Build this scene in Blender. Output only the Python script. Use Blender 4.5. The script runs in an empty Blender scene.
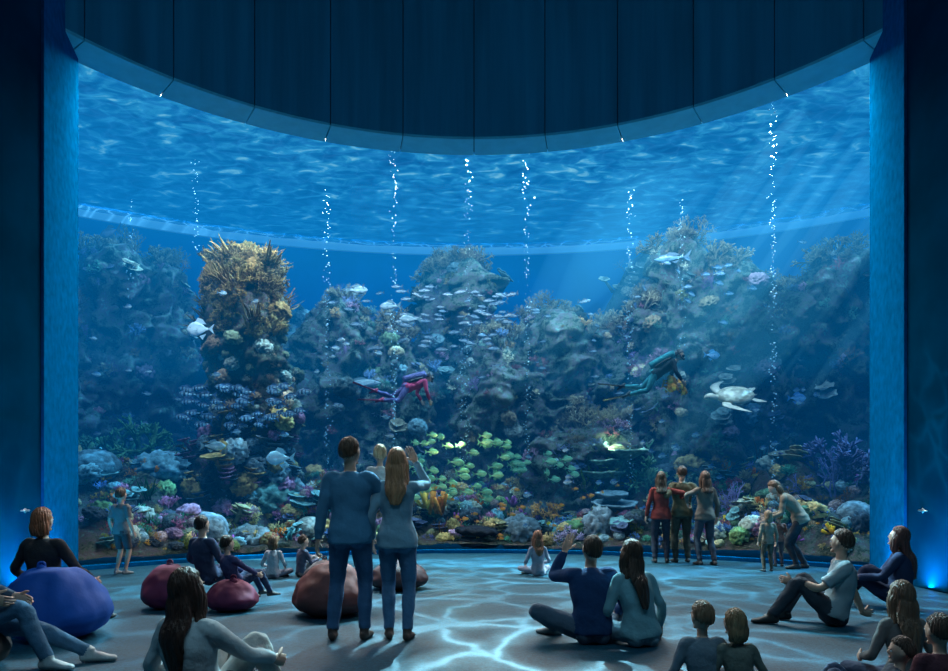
import bpy, bmesh, math, random
import numpy as np
from mathutils import Vector, Matrix
from mathutils.bvhtree import BVHTree
random.seed(7); RNG=np.random.default_rng(7)
F=700.0; EYE=1.34; CX=474.0; HY=489.0
scene=bpy.context.scene
def W(px,py,d): return np.array([(px-CX)/F*d, d, EYE+(HY-py)/F*d])
def A(*a): return np.array(a,float)
def nrm(v):
    v=np.asarray(v,float); return v/(np.linalg.norm(v)+1e-12)
# ---------------------------------------------------------------- noise
def _h(i,j,k,s):
    n=(i*374761393+j*668265263+k*2147483647+s*974711)&0xffffffff
    n=((n^(n>>13))*1274126177)&0xffffffff
    n=(n^(n>>16))&0xffff
    return n/32767.5-1.0
def vn(P,seed=0):
    P=np.asarray(P,float); I=np.floor(P).astype(np.int64); f=P-I; u=f*f*(3-2*f)
    r=0
    for a in (0,1):
        wa=u[:,0] if a else 1-u[:,0]
        for b in (0,1):
            wb=u[:,1] if b else 1-u[:,1]
            for c in (0,1):
                wc=u[:,2] if c else 1-u[:,2]
                r=r+wa*wb*wc*_h(I[:,0]+a,I[:,1]+b,I[:,2]+c,seed)
    return r
def fbm(P,seed=0,o=4):
    r=0;a=.5;P=np.asarray(P,float)
    for i in range(o):
        r=r+a*vn(P,seed+i*17); P=P*2.03+3.1; a*=.5
    return r
# ---------------------------------------------------------------- mesh builder
class MB:
    def __init__(s): s.v=[];s.q=[];s.t=[];s.qm=[];s.tm=[];s.c=[];s.n=0
    def add(s,V,Q=None,T=None,col=(1,1,1),mat=0,M=None):
        V=np.asarray(V,float)
        if M is not None: V=V@M[:3,:3].T+M[:3,3]
        col=np.asarray(col,float)
        if col.ndim==1: col=np.tile(col,(len(V),1))
        s.v.append(V); s.c.append(col)
        if Q is not None and len(Q):
            s.q.append(np.asarray(Q,int)+s.n); s.qm.append(np.full(len(Q),mat) if np.isscalar(mat) else np.asarray(mat))
        if T is not None and len(T):
            s.t.append(np.asarray(T,int)+s.n); s.tm.append(np.full(len(T),mat if np.isscalar(mat) else 0))
        s.n+=len(V)
    def build(s,name,mats,smooth=True,parent=None,link=True):
        V=np.concatenate(s.v); C=np.concatenate(s.c)
        q=np.concatenate(s.q) if s.q else np.zeros((0,4),int); t=np.concatenate(s.t) if s.t else np.zeros((0,3),int)
        m=np.concatenate(s.qm+s.tm)
        loops=np.concatenate([q.ravel(),t.ravel()]).astype(np.int32)
        st=np.concatenate([np.arange(len(q))*4,len(q)*4+np.arange(len(t))*3]).astype(np.int32)
        me=bpy.data.meshes.new(name)
        me.vertices.add(len(V)); me.vertices.foreach_set('co',V.astype(np.float32).ravel())
        me.loops.add(len(loops)); me.loops.foreach_set('vertex_index',loops)
        me.polygons.add(len(st)); me.polygons.foreach_set('loop_start',st)
        me.polygons.foreach_set('material_index',m.astype(np.int32))
        me.update(calc_edges=True)
        at=me.color_attributes.new('Col','FLOAT_COLOR','POINT')
        at.data.foreach_set('color',np.concatenate([C,np.ones((len(C),1))],1).astype(np.float32).ravel())
        if smooth: me.polygons.foreach_set('use_smooth',np.ones(len(st),bool))
        for x in mats: me.materials.append(x)
        me.validate()
        o=bpy.data.objects.new(name,me); scene.collection.objects.link(o)
        if parent: o.parent=parent
        return o
def empty(name,loc=(0,0,0)):
    e=bpy.data.objects.new(name,None); e.location=loc; scene.collection.objects.link(e); return e
_ic={}
def ico(n):
    if n not in _ic:
        b=bmesh.new(); bmesh.ops.create_icosphere(b,subdivisions=n,radius=1)
        _ic[n]=(np.array([v.co[:] for v in b.verts]),np.array([[v.index for v in f.verts] for f in b.faces])); b.free()
    return _ic[n]
def grid_q(nu,nv,wrap=False):
    a=np.arange(nu-1)[:,None]*nv; 
    if wrap:
        b=np.arange(nv)[None,:]; b2=(b+1)%nv
    else:
        b=np.arange(nv-1)[None,:]; b2=b+1
    return np.stack([a+b,a+b2,a+nv+b2,a+nv+b],-1).reshape(-1,4)
def cat(P,k=4):
    P=np.asarray(P,float)
    if P.ndim==1: P=P[:,None]
    E=np.vstack([2*P[0]-P[1],P,2*P[-1]-P[-2]]); out=[]
    for i in range(len(P)-1):
        p0,p1,p2,p3=E[i:i+4]
        for j in range(k):
            t=j/k
            out.append(.5*((2*p1)+(-p0+p2)*t+(2*p0-5*p1+4*p2-p3)*t*t+(-p0+3*p1-3*p2+p3)*t**3))
    out.append(P[-1]); return np.array(out)
def tube(P,R,n=12,side=None,k=4,cap=.5):
    P=np.asarray(P,float); R=np.asarray(R,float)
    if R.ndim==1: R=np.stack([R,R],1)
    if k>1: P=cat(P,k); R=np.maximum(cat(R,k),.001)
    T=np.gradient(P,axis=0); T/=np.linalg.norm(T,axis=1)[:,None]+1e-12
    if side is None: side=A(1,0,0) if abs(T[0][0])<.8 else A(0,1,0)
    X=np.asarray(side,float); V=[]
    an=np.arange(n)/n*2*math.pi
    for i in range(len(P)):
        x=X-T[i]*X.dot(T[i]); x=nrm(x); X=x; y=np.cross(T[i],x)
        V.append(P[i]+np.outer(np.cos(an)*R[i,0],x)+np.outer(np.sin(an)*R[i,1],y))
    V=np.vstack(V); Q=grid_q(len(P),n,True); N=len(V)
    V=np.vstack([V,P[0]-T[0]*R[0].mean()*cap,P[-1]+T[-1]*R[-1].mean()*cap])
    a=np.arange(n); b=(a+1)%n; L=(len(P)-1)*n
    Tt=np.vstack([np.stack([b,a,np.full(n,N)],1),np.stack([L+a,L+b,np.full(n,N+1)],1)])
    return V,Q,Tt
def ell(c,s,n=3,R=None):
    V,T=ico(n); V=V*np.asarray(s)
    if R is not None: V=V@np.asarray(R).T
    return V+np.asarray(c),None,T
# ---------------------------------------------------------------- materials
_mc={}
def mk(name,col,rough=.7,bs=20,bst=.2,var=.15,spec=.3,emis=None,metal=0,vs=None,stretch=(1,1,1)):
    key=(name,tuple(col))
    if key in _mc: return _mc[key]
    m=bpy.data.materials.new(name); m.use_nodes=True; n=m.node_tree.nodes; l=m.node_tree.links
    b=n['Principled BSDF']; b.inputs['Roughness'].default_value=rough; b.inputs['Specular IOR Level'].default_value=spec; b.inputs['Metallic'].default_value=metal
    tc=n.new('ShaderNodeTexCoord'); mp=n.new('ShaderNodeMapping'); mp.inputs['Scale'].default_value=stretch; l.new(tc.outputs['Object'],mp.inputs[0])
    no=n.new('ShaderNodeTexNoise'); no.inputs['Scale'].default_value=vs or bs*.4; no.inputs['Detail'].default_value=5; l.new(mp.outputs[0],no.inputs[0])
    r=n.new('ShaderNodeValToRGB'); r.color_ramp.elements[0].position=.3; r.color_ramp.elements[1].position=.7
    r.color_ramp.elements[0].color=(*[c*(1-var) for c in col],1); r.color_ramp.elements[1].color=(*[min(1,c*(1+var)) for c in col],1)
    l.new(no.outputs[0],r.inputs[0]); l.new(r.outputs[0],b.inputs['Base Color'])
    n2=n.new('ShaderNodeTexNoise'); n2.inputs['Scale'].default_value=bs; n2.inputs['Detail'].default_value=4; l.new(mp.outputs[0],n2.inputs[0])
    bp=n.new('ShaderNodeBump'); bp.inputs['Strength'].default_value=bst; bp.inputs['Distance'].default_value=.03; l.new(n2.outputs[0],bp.inputs['Height']); l.new(bp.outputs[0],b.inputs['Normal'])
    if emis: b.inputs['Emission Color'].default_value=(*emis[0],1); b.inputs['Emission Strength'].default_value=emis[1]
    _mc[key]=m; return m
def mk_attr(name,rough=.7,bs=30,bst=.5,vs=12,var=.35,spec=.3):
    m=bpy.data.materials.new(name); m.use_nodes=True; n=m.node_tree.nodes; l=m.node_tree.links
    b=n['Principled BSDF']; b.inputs['Roughness'].default_value=rough; b.inputs['Specular IOR Level'].default_value=spec
    at=n.new('ShaderNodeAttribute'); at.attribute_name='Col'; tc=n.new('ShaderNodeTexCoord')
    no=n.new('ShaderNodeTexNoise'); no.inputs['Scale'].default_value=vs; no.inputs['Detail'].default_value=5; l.new(tc.outputs['Object'],no.inputs[0])
    mr=n.new('ShaderNodeMapRange'); mr.inputs[1].default_value=.3; mr.inputs[2].default_value=.7; mr.inputs[3].default_value=1-var; mr.inputs[4].default_value=1+var; l.new(no.outputs[0],mr.inputs[0])
    mx=n.new('ShaderNodeVectorMath'); mx.operation='SCALE'; l.new(at.outputs['Color'],mx.inputs[0]); l.new(mr.outputs[0],mx.inputs['Scale']); l.new(mx.outputs[0],b.inputs['Base Color'])
    n2=n.new('ShaderNodeTexNoise'); n2.inputs['Scale'].default_value=bs; n2.inputs['Detail'].default_value=4; l.new(tc.outputs['Object'],n2.inputs[0])
    bp=n.new('ShaderNodeBump'); bp.inputs['Strength'].default_value=bst; bp.inputs['Distance'].default_value=.03; l.new(n2.outputs[0],bp.inputs['Height']); l.new(bp.outputs[0],b.inputs['Normal'])
    return m
M_coral=mk_attr('coral',.85,spec=.15); M_fish=mk_attr('fish_scales',.35,80,.1,20,.1,.5)
M_wall=mk('wall_plaster_navy',(.0,.032,.070),.8,3,.15,.25,vs=1.2,spec=0)
M_pier=mk('pier_rough_plaster',(.0,.09,.23),.85,60,.3,.2,vs=8,spec=0)
M_fascia=mk('fascia_panel',(.02,.19,.29),.65,6,.1,.2,vs=2.0,stretch=(2,2,.12),spec=.1)
M_soffit=mk('soffit_panel',(.15,.50,.60),.6,10,.05,.08)
M_ceil=mk('ceiling_paint',(.01,.05,.08),.9)
M_tankwall=mk('tank_wall_blue',(.02,.22,.48),.8,2,.2,.2)
M_rim=mk('tank_rim_white_glow',(.7,.85,.9),.6,5,.1,.1,emis=((.35,.75,.95),.35))  # emission added to keep the rim a bright line; it is no lamp
M_metal=mk('brushed_metal',(.25,.28,.3),.35,50,.05,.05,metal=.9)
M_black=mk('black_rubber',(.012,.014,.018),.5,60,.1,.1)
M_eye=mk('eye_white',(.7,.7,.7),.2,10,0,0); M_iris=mk('eye_dark',(.02,.015,.01),.2,10,0,0); M_lip=mk('lips',(.35,.12,.1),.5,50,.05,.05)
M_bubble=mk('air_bubble_glow',(.35,.60,.75),.2,10,0,0,emis=((.3,.7,.9),.12),spec=.6)  # slight emission puts a glow into the bubbles
def cloth(c): return mk('knit_cloth',c,.9,14,.45,.12,.15,vs=6)
def denim(c): return mk('denim',c,.85,18,.5,.18,.15,vs=9)
def hairm(c): return mk('hair',c,.5,60,.8,.35,.4,vs=40,stretch=(1,1,.08))
def skinm(c): return mk('skin',c,.55,60,.08,.06,.3)
def shoem(c): return mk('shoe_leather',c,.6,50,.15,.1)
def rockmat(name,k,tint=(1,1,1)):
    m=bpy.data.materials.new(name); m.use_nodes=True; n=m.node_tree.nodes; l=m.node_tree.links
    b=n['Principled BSDF']; b.inputs['Roughness'].default_value=.9; b.inputs['Specular IOR Level'].default_value=.15
    tc=n.new('ShaderNodeTexCoord')
    no=n.new('ShaderNodeTexNoise'); no.inputs['Scale'].default_value=2.6; no.inputs['Detail'].default_value=9; no.inputs['Roughness'].default_value=.75; l.new(tc.outputs['Object'],no.inputs[0])
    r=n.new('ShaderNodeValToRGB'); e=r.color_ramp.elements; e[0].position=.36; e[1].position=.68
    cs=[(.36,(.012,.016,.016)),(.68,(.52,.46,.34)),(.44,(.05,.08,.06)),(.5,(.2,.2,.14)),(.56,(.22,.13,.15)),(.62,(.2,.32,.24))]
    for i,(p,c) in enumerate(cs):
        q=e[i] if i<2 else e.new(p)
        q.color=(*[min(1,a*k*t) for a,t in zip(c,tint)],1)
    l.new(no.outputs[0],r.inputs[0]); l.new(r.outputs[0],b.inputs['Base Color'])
    n2=n.new('ShaderNodeTexNoise'); n2.inputs['Scale'].default_value=8; n2.inputs['Detail'].default_value=9; n2.inputs['Roughness'].default_value=.8; l.new(tc.outputs['Object'],n2.inputs[0])
    bp=n.new('ShaderNodeBump'); bp.inputs['Strength'].default_value=1.0; bp.inputs['Distance'].default_value=.25; l.new(n2.outputs[0],bp.inputs['Height']); l.new(bp.outputs[0],b.inputs['Normal'])
    return m
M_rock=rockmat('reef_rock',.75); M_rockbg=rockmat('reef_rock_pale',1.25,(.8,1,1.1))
def floormat():
    m=bpy.data.materials.new('floor_terrazzo'); m.use_nodes=True; n=m.node_tree.nodes; l=m.node_tree.links
    b=n['Principled BSDF']; b.inputs['Specular IOR Level'].default_value=.28
    tc=n.new('ShaderNodeTexCoord')
    no=n.new('ShaderNodeTexNoise'); no.inputs['Scale'].default_value=26; no.inputs['Detail'].default_value=8; no.inputs['Roughness'].default_value=.9; l.new(tc.outputs['Object'],no.inputs[0])
    r=n.new('ShaderNodeValToRGB'); e=r.color_ramp.elements; e[0].position=.42; e[0].color=(.001,.020,.036,1); e[1].position=.62; e[1].color=(.016,.125,.19,1)
    l.new(no.outputs[0],r.inputs[0]); l.new(r.outputs[0],b.inputs['Base Color'])
    n3=n.new('ShaderNodeTexNoise'); n3.inputs['Scale'].default_value=2.5; n3.inputs['Detail'].default_value=4; l.new(tc.outputs['Object'],n3.inputs[0])
    mr=n.new('ShaderNodeMapRange'); mr.inputs[3].default_value=.3; mr.inputs[4].default_value=.65; l.new(n3.outputs[0],mr.inputs[0]); l.new(mr.outputs[0],b.inputs['Roughness'])
    bp=n.new('ShaderNodeBump'); bp.inputs['Strength'].default_value=.12; bp.inputs['Distance'].default_value=.01; l.new(no.outputs[0],bp.inputs['Height']); l.new(bp.outputs[0],b.inputs['Normal'])
    return m
M_floor=floormat()
# ---------------------------------------------------------------- room shell
GC=A(0,6.5); GR=8.2
def prism(name,poly,z0,z1,mat,parent=None):
    b=bmesh.new(); lo=[b.verts.new((p[0],p[1],z0)) for p in poly]; hi=[b.verts.new((p[0],p[1],z1)) for p in poly]
    n=len(poly); b.faces.new(lo[::-1]); b.faces.new(hi)
    for i in range(n): b.faces.new((lo[i],lo[(i+1)%n],hi[(i+1)%n],hi[i]))
    bmesh.ops.recalc_face_normals(b,faces=b.faces)
    me=bpy.data.meshes.new(name); b.to_mesh(me); b.free(); me.materials.append(mat)
    o=bpy.data.objects.new(name,me); scene.collection.objects.link(o)
    if parent: o.parent=parent
    return o
def rect(x0,x1,y0,y1): return [(x0,y0),(x1,y0),(x1,y1),(x0,y1)]
def arc(r,a0,a1,n,c=GC): return [(c[0]+r*math.sin(a),c[1]+r*math.cos(a)) for a in np.linspace(a0,a1,n)]
rad=math.radians
prism('floor',[(-6.1,-4),(6.1,-4),(6.1,9.8),(6.6,11.4)]+arc(8.22,rad(53),rad(-53),60)+[(-6.6,11.4),(-6.1,9.8)],-.2,0,M_floor)
prism('ceiling',rect(-8,8,-4.2,14.3),12,12.2,M_ceil)
prism('wall_back',rect(-6.3,6.3,-4.2,-4),0,12,M_wall)
for s,nm in ((-1,'left'),(1,'right')):
    prism('wall_'+nm,[(s*6.06,-4),(s*6.06,9.8),(s*6.5,9.8),(s*6.5,-4)],0,12,M_wall)
    prism('wall_%s_pier'%nm,[(s*6.5,11.5),(s*6.02,9.8),(s*8.2,9.8),(s*8.2,11.5)],0,12,M_pier)
    prism('wall_%s_tank_front'%nm,[(s*6.55,11.2),(s*14.3,11.2),(s*14.3,11.5),(s*6.5,11.5)],0,12,M_wall)
    prism('wall_%s_tank_side'%nm,[(s*14.05,11.2),(s*14.3,11.2),(s*14.3,16.6),(s*14.05,16.6)],-.2,9.1,M_tankwall)
def pathring(name,r0,r1,a0,a1,n,z0,z1,mat,parent=None,c=GC):
    return prism(name,arc(r0,a0,a1,n,c)+arc(r1,a1,a0,n,c),z0,z1,mat,parent)
fa=empty('trim_fascia'); step=rad(10.72); 
for i in range(-6,6):
    a0=i*step+rad(.07); a1=(i+1)*step-rad(.07)
    pathring('fascia_panel_%d'%(i+7),7.62,7.72,a0,a1,8,8.45,12,M_fascia,fa)
    pathring('soffit_panel_%d'%(i+7),7.63,8.30,a0,a1,8,8.40,8.452,M_soffit,fa)
pathring('backing',7.70,7.9,rad(-64),rad(64),60,8.5,12,M_black,fa)
pathring('soffit_backing',7.70,8.3,rad(-54),rad(54),60,8.46,8.52,M_black,fa)
pathring('trim_glass_curb',8.10,8.30,rad(-53),rad(53),60,0,.07,M_pier)
gm=bpy.data.materials.new('acrylic_glass'); gm.use_nodes=True; n=gm.node_tree.nodes; l=gm.node_tree.links
n.remove(n['Principled BSDF']); tr=n.new('ShaderNodeBsdfTransparent'); tr.inputs[0].default_value=(.97,.99,1,1); gl=n.new('ShaderNodeBsdfGlossy'); gl.inputs['Roughness'].default_value=.03
mx=n.new('ShaderNodeMixShader'); mx.inputs[0].default_value=.006; l.new(tr.outputs[0],mx.inputs[1]); l.new(gl.outputs[0],mx.inputs[2]); l.new(mx.outputs[0],n['Material Output'].inputs[0])
N=80
aa=np.linspace(rad(-53),rad(53),N)
V=np.array([[8.22*math.sin(a),6.5+8.22*math.cos(a),z] for z in (.05,8.48) for a in aa])
b=MB(); b.add(V,grid_q(2,N)); b.build('window_1',[gm])
for s,nm in ((-1,'door_1'),(1,'door_2')):
    e=empty(nm); 
    prism('leaf',[(s*6.045,8.55),(s*6.045,9.55),(s*6.075,9.55),(s*6.075,8.55)],.02,2.25,M_wall,e)
    mb=MB()
    mb.add(*tube([A(s*6.06,9.42,1.05),A(s*5.99,9.42,1.05)],[.014,.014],8,k=1)); mb.add(*tube([A(s*5.99,9.43,1.05),A(s*5.99,9.25,1.05)],[.012,.010],8,k=1)); mb.add(*ell((s*6.04,9.42,1.05),(.01,.035,.035),2))
    mb.build('handle',[M_metal],parent=e)
# ---------------------------------------------------------------- tank
def yfront(x):
    x=np.abs(np.asarray(x,float)); return np.where(x<6.5,6.5+np.sqrt(np.maximum(8.3**2-x*x,0)),11.55)
def yback(x): return 2.4+np.sqrt(np.maximum(19.7**2-np.asarray(x,float)**2,0))
bp=[(x,float(yback(x))) for x in np.linspace(14.05,-14.05,50)]
prism('wall_tank_back',bp+[(x,y+.3) for x,y in bp[::-1]],-.2,9.1,M_tankwall)
prism('trim_tank_rim',[(x,y-.12) for x,y in bp]+[(x,y-.01) for x,y in bp[::-1]],8.70,9.0,M_rim)
prism('floor_tank',[(-14,11.5),(-6.6,11.5)]+arc(8.3,rad(-52),rad(52),40)+[(6.6,11.5),(14,11.5)]+bp,-.2,-.02,M_rock)
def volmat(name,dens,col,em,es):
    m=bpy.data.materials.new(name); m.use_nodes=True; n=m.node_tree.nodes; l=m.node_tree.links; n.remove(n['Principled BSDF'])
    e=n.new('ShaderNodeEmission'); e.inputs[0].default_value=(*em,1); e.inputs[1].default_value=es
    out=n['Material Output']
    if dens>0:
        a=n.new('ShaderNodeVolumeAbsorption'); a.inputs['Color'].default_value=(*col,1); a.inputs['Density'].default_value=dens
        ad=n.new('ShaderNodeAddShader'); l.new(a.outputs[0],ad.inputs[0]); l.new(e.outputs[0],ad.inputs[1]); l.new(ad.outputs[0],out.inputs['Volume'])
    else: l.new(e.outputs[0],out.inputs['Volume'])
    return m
def waterpoly(ins):
    return [(-13.9+ins,11.56+ins)]+[(x,float(yfront(x))+ins) for x in np.linspace(-6.45,6.45,50)]+[(13.9-ins,11.56+ins)]+[(x*(13.9-ins)/14.05,float(yback(x))-.16-ins) for x in np.linspace(14.05,-14.05,50)]
we=empty('tank_water')
prism('water_body',waterpoly(0),-.01,8.8,volmat('sea_water_glow',.34,(.16,.46,.60),(.0,.35,1.0),.033),we)  # emission in the water stands in for scattered light
prism('upper_glow_volume',waterpoly(.04),3.6,8.76,volmat('upper_water_glow',0,(1,1,1),(.0,.46,1.0),.018),we)  # added glow-only volume, brightens the water toward the surface
prism('top_glow_volume',waterpoly(.08),6.0,8.72,volmat('top_water_glow',0,(1,1,1),(.02,.58,1.0),.026),we)  # second added glow-only volume for the brightest water on top
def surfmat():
    m=bpy.data.materials.new('water_surface_glow'); m.use_nodes=True; n=m.node_tree.nodes; l=m.node_tree.links; n.remove(n['Principled BSDF'])
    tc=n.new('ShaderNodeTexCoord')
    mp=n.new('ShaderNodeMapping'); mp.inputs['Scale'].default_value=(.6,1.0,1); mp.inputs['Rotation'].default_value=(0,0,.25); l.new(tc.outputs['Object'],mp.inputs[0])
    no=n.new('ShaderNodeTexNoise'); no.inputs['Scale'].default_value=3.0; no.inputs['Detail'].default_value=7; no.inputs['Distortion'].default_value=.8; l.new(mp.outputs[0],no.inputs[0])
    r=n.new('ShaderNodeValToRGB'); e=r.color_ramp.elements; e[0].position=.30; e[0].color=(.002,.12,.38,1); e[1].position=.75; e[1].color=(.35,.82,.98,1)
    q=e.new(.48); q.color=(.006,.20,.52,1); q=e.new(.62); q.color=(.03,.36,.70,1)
    l.new(no.outputs[0],r.inputs[0]); em=n.new('ShaderNodeEmission'); em.inputs[1].default_value=.84; l.new(r.outputs[0],em.inputs[0])  # emitted wave colours stand in for daylight on the surface
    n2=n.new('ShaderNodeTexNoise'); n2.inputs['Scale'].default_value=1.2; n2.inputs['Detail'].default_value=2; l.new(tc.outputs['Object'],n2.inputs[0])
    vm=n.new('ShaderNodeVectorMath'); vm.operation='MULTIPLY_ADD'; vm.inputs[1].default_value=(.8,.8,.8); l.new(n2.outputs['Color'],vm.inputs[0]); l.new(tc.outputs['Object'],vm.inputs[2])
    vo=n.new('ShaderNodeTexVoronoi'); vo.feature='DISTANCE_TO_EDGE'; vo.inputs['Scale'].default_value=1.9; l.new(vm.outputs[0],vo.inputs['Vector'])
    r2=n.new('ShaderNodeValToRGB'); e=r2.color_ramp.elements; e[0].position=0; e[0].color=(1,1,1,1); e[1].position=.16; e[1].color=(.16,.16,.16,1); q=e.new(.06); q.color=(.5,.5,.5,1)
    l.new(vo.outputs['Distance'],r2.inputs[0]); tr=n.new('ShaderNodeBsdfTransparent'); l.new(r2.outputs[0],tr.inputs[0])  # vein pattern in the transparency shapes sunlight into caustics
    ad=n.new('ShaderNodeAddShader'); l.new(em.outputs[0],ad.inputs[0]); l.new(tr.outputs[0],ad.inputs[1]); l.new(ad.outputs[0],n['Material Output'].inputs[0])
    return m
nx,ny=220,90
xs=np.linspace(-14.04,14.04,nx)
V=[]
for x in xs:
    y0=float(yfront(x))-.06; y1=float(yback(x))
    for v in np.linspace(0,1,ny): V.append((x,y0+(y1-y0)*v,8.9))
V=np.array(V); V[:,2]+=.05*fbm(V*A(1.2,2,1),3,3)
b=MB(); b.add(V,grid_q(nx,ny)); b.build('water_surface_glow',[surfmat()])
def hterr(x,y):
    x=np.asarray(x,float); y=np.asarray(y,float); t=np.maximum(y-yfront(x),0)
    P=np.stack([x,y,x*0],-1).reshape(-1,3)
    f=fbm(P*.9,11,4).reshape(x.shape); g=fbm(P*3.2,5,3).reshape(x.shape)
    return .14+.50*np.minimum(t,4.0)**.95*(.85+.15*np.minimum(np.abs(x)/4,1)) + (f*.8+g*.28)*np.clip(t/1.2,.15,1)
nx,ny=360,150; xs=np.linspace(-13.9,13.9,nx); X=[];Y=[]
for x in xs:
    y0=float(yfront(x))+.01; y1=float(yback(x))-.02; v=np.linspace(0,1,ny)**1.2; X.append(np.full(ny,x)); Y.append(y0+(y1-y0)*v)
X=np.array(X);Y=np.array(Y); Z=hterr(X,Y)
b=MB(); b.add(np.stack([X,Y,Z],-1).reshape(-1,3),grid_q(nx,ny)); b.build('reef_bed',[M_rock])
nx,nz=420,160; V=[]
xs=np.linspace(-13.2,13.2,nx); top=6.2+2.0*fbm(np.stack([xs*.55,xs*0,xs*0],-1),31,3)+.5*vn(np.stack([xs*2.2,xs*0,xs*0],-1),8)
top=np.where(xs>2.5,top+.5,top)
for i,x in enumerate(xs):
    u=np.linspace(0,1,nz); V.append(np.stack([np.full(nz,x),float(yback(x))-2.3+u**4*1.4,u*top[i]],-1))
V=np.array(V).reshape(-1,3)
V[:,1]-=2.0*(fbm(V*A(.6,.5,.35),2,4)+.1)+.7*np.abs(fbm(V*A(1.8,1.8,1.2),9,4)); V[:,2]+=.45*fbm(V*1.3,44,3)
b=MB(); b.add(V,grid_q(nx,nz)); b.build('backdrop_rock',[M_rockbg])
CURT=V.reshape(nx,nz,3)
def column(mb,cx,cy,z0,z1,prof,seed,amp=.3,na=120,nh=140):
    u=np.linspace(0,1,nh); r=np.interp(u,[p[0] for p in prof],[p[1] for p in prof])
    an=np.arange(na)/na*2*math.pi; V=[]
    for i in range(nh):
        rr=r[i]*(math.sqrt(max(0,1-((u[i]-.90)/.10)**2)) if u[i]>.90 else 1)+.01
        V.append(np.stack([cx+rr*np.cos(an),cy+rr*.85*np.sin(an),np.full(na,z0+(z1-z0)*u[i])],-1))
    V=np.vstack(V); nr=V-A(cx,cy,0); nr[:,2]=0; nr/=np.linalg.norm(nr,axis=1)[:,None]+1e-9
    d=amp*2.4*fbm(V*A(.9,.9,.6),seed,3)+amp*2.0*np.abs(fbm(V*A(2,2,1.3),seed+5,4))+amp*.4*vn(V*7,seed+9)
    V=V+nr*(d*np.interp(u,[0,.9,1],[1,1,.2]).repeat(na))[:,None]; V[:,2]+=amp*.6*fbm(V*2,seed+3,3)
    mb.add(V,grid_q(nh,na,True)); return V,nr
SC=[]
def massif(px,topy,wpx,d,seed,bot=.3,prof=None,amp=.35):
    p=W(px,topy,d); r=wpx/2/F*d
    prof=prof or [(0,1.35),(.35,1.1),(.6,.95),(.8,.85),(1,.6)]
    return column(MBK,p[0],p[1],bot,p[2],[(a,b*r) for a,b in prof],seed,amp)
MBK=MB()
for i,(px,ty,w,d) in enumerate([(682,238,78,17.4),(722,262,66,17.1),(650,300,40,17.6),(845,255,110,16.6),(785,290,80,16.6),(112,245,80,17.8),(165,262,56,18.4),(60,300,80,16.8),(440,262,36,19.2),(466,258,24,19.0),(345,300,90,18.4),(395,330,70,18.0),(545,308,80,18.6),(598,425,80,17.0),(900,300,60,16.6),(500,330,70,18.2),(600,330,70,18.2)]):
    SC.append((*massif(px,ty,w,d,50+i*7,amp=.42),i))
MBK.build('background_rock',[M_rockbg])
MBK=MB()
PIL=massif(247,258,60,16.0,301,prof=[(0,1.75),(.22,1.45),(.42,1.1),(.55,.9),(.75,.8),(.9,1.0),(1,.9)],amp=.30)
MBK.build('rock_pillar',[M_rock])
# ---------------------------------------------------------------- corals
def segs_mesh(S,n=5):
    S=np.array(S); p0=S[:,0:3];p1=S[:,3:6];r0=S[:,6];r1=S[:,7]; d=p1-p0; L=np.linalg.norm(d,axis=1)[:,None]; d=d/(L+1e-9)
    ref=np.where(np.abs(d[:,2:3])<.9,A(0,0,1),A(1,0,0)); x=np.cross(d,ref); x/=np.linalg.norm(x,axis=1)[:,None]; y=np.cross(d,x)
    an=np.arange(n)/n*2*math.pi; c=np.cos(an)[None,:,None]; s=np.sin(an)[None,:,None]
    ring=c*x[:,None]+s*y[:,None]
    A0=p0[:,None]+ring*r0[:,None,None]; A1=p1[:,None]+ring*r1[:,None,None]; tip=(p1+d*r1[:,None]*1.0)[:,None]
    V=np.concatenate([A0,A1,tip],1); m=2*n+1; base=np.arange(len(S))[:,None]*m; a=np.arange(n); b=(a+1)%n
    Q=(base[:,:,None]+np.stack([a,b,b+n,a+n],-1)[None]).reshape(-1,4); T=(base[:,:,None]+np.stack([a+n,b+n,np.full(n,2*n)],-1)[None]).reshape(-1,3)
    tone=np.repeat(S[:,8:9],m,1); return V.reshape(-1,3),Q,T,tone.ravel()
def branch(seed,levels=4,spread=.6,planar=False,n0=6,r0=.06,L0=.3,up=.35,kk=(2,3)):
    rg=np.random.default_rng(seed); S=[]
    def rec(p,d,r,L,l):
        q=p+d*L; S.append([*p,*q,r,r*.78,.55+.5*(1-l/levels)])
        if l==0: return
        for _ in range(rg.integers(kk[0],kk[1]+1)):
            v=rg.normal(size=3)*spread
            if planar: v[1]*=.08
            rec(q,nrm(d+v+A(0,0,up*.4)),r*.76,L*rg.uniform(.65,.92),l-1)
    for _ in range(n0):
        v=rg.normal(size=3)*A(1,1,.2)*(.8 if not planar else .5)
        if planar: v[1]*=.08
        rec(A(0,0,-.05)+v*.08,nrm(v+A(0,0,.9)),r0,L0,levels)
    return segs_mesh(S,5)
def brain(seed):
    V,T=ico(4); f=fbm(V*2.2,seed,3); w=np.sin(f*24); r=1+.10*fbm(V*1.6,seed+3,2)+.03*w
    P=V*r[:,None]*A(1,1,.72); P[:,2]+=.25; return P*.5,None,T,.75+.35*w
def lumpy(seed,k=5.0,a=.4):
    V,T=ico(4); c=np.abs(vn(V*k,seed)); g=np.abs(vn(V*k*2.1,seed+1)); r=.8+a*(1-c*1.5)+a*.35*g+.15*fbm(V*1.5,seed+4,2)
    P=V*r[:,None]*A(1,1,.8); P[:,2]+=.3; return P*.5,None,T,.35+.85*(1-c)
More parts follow.
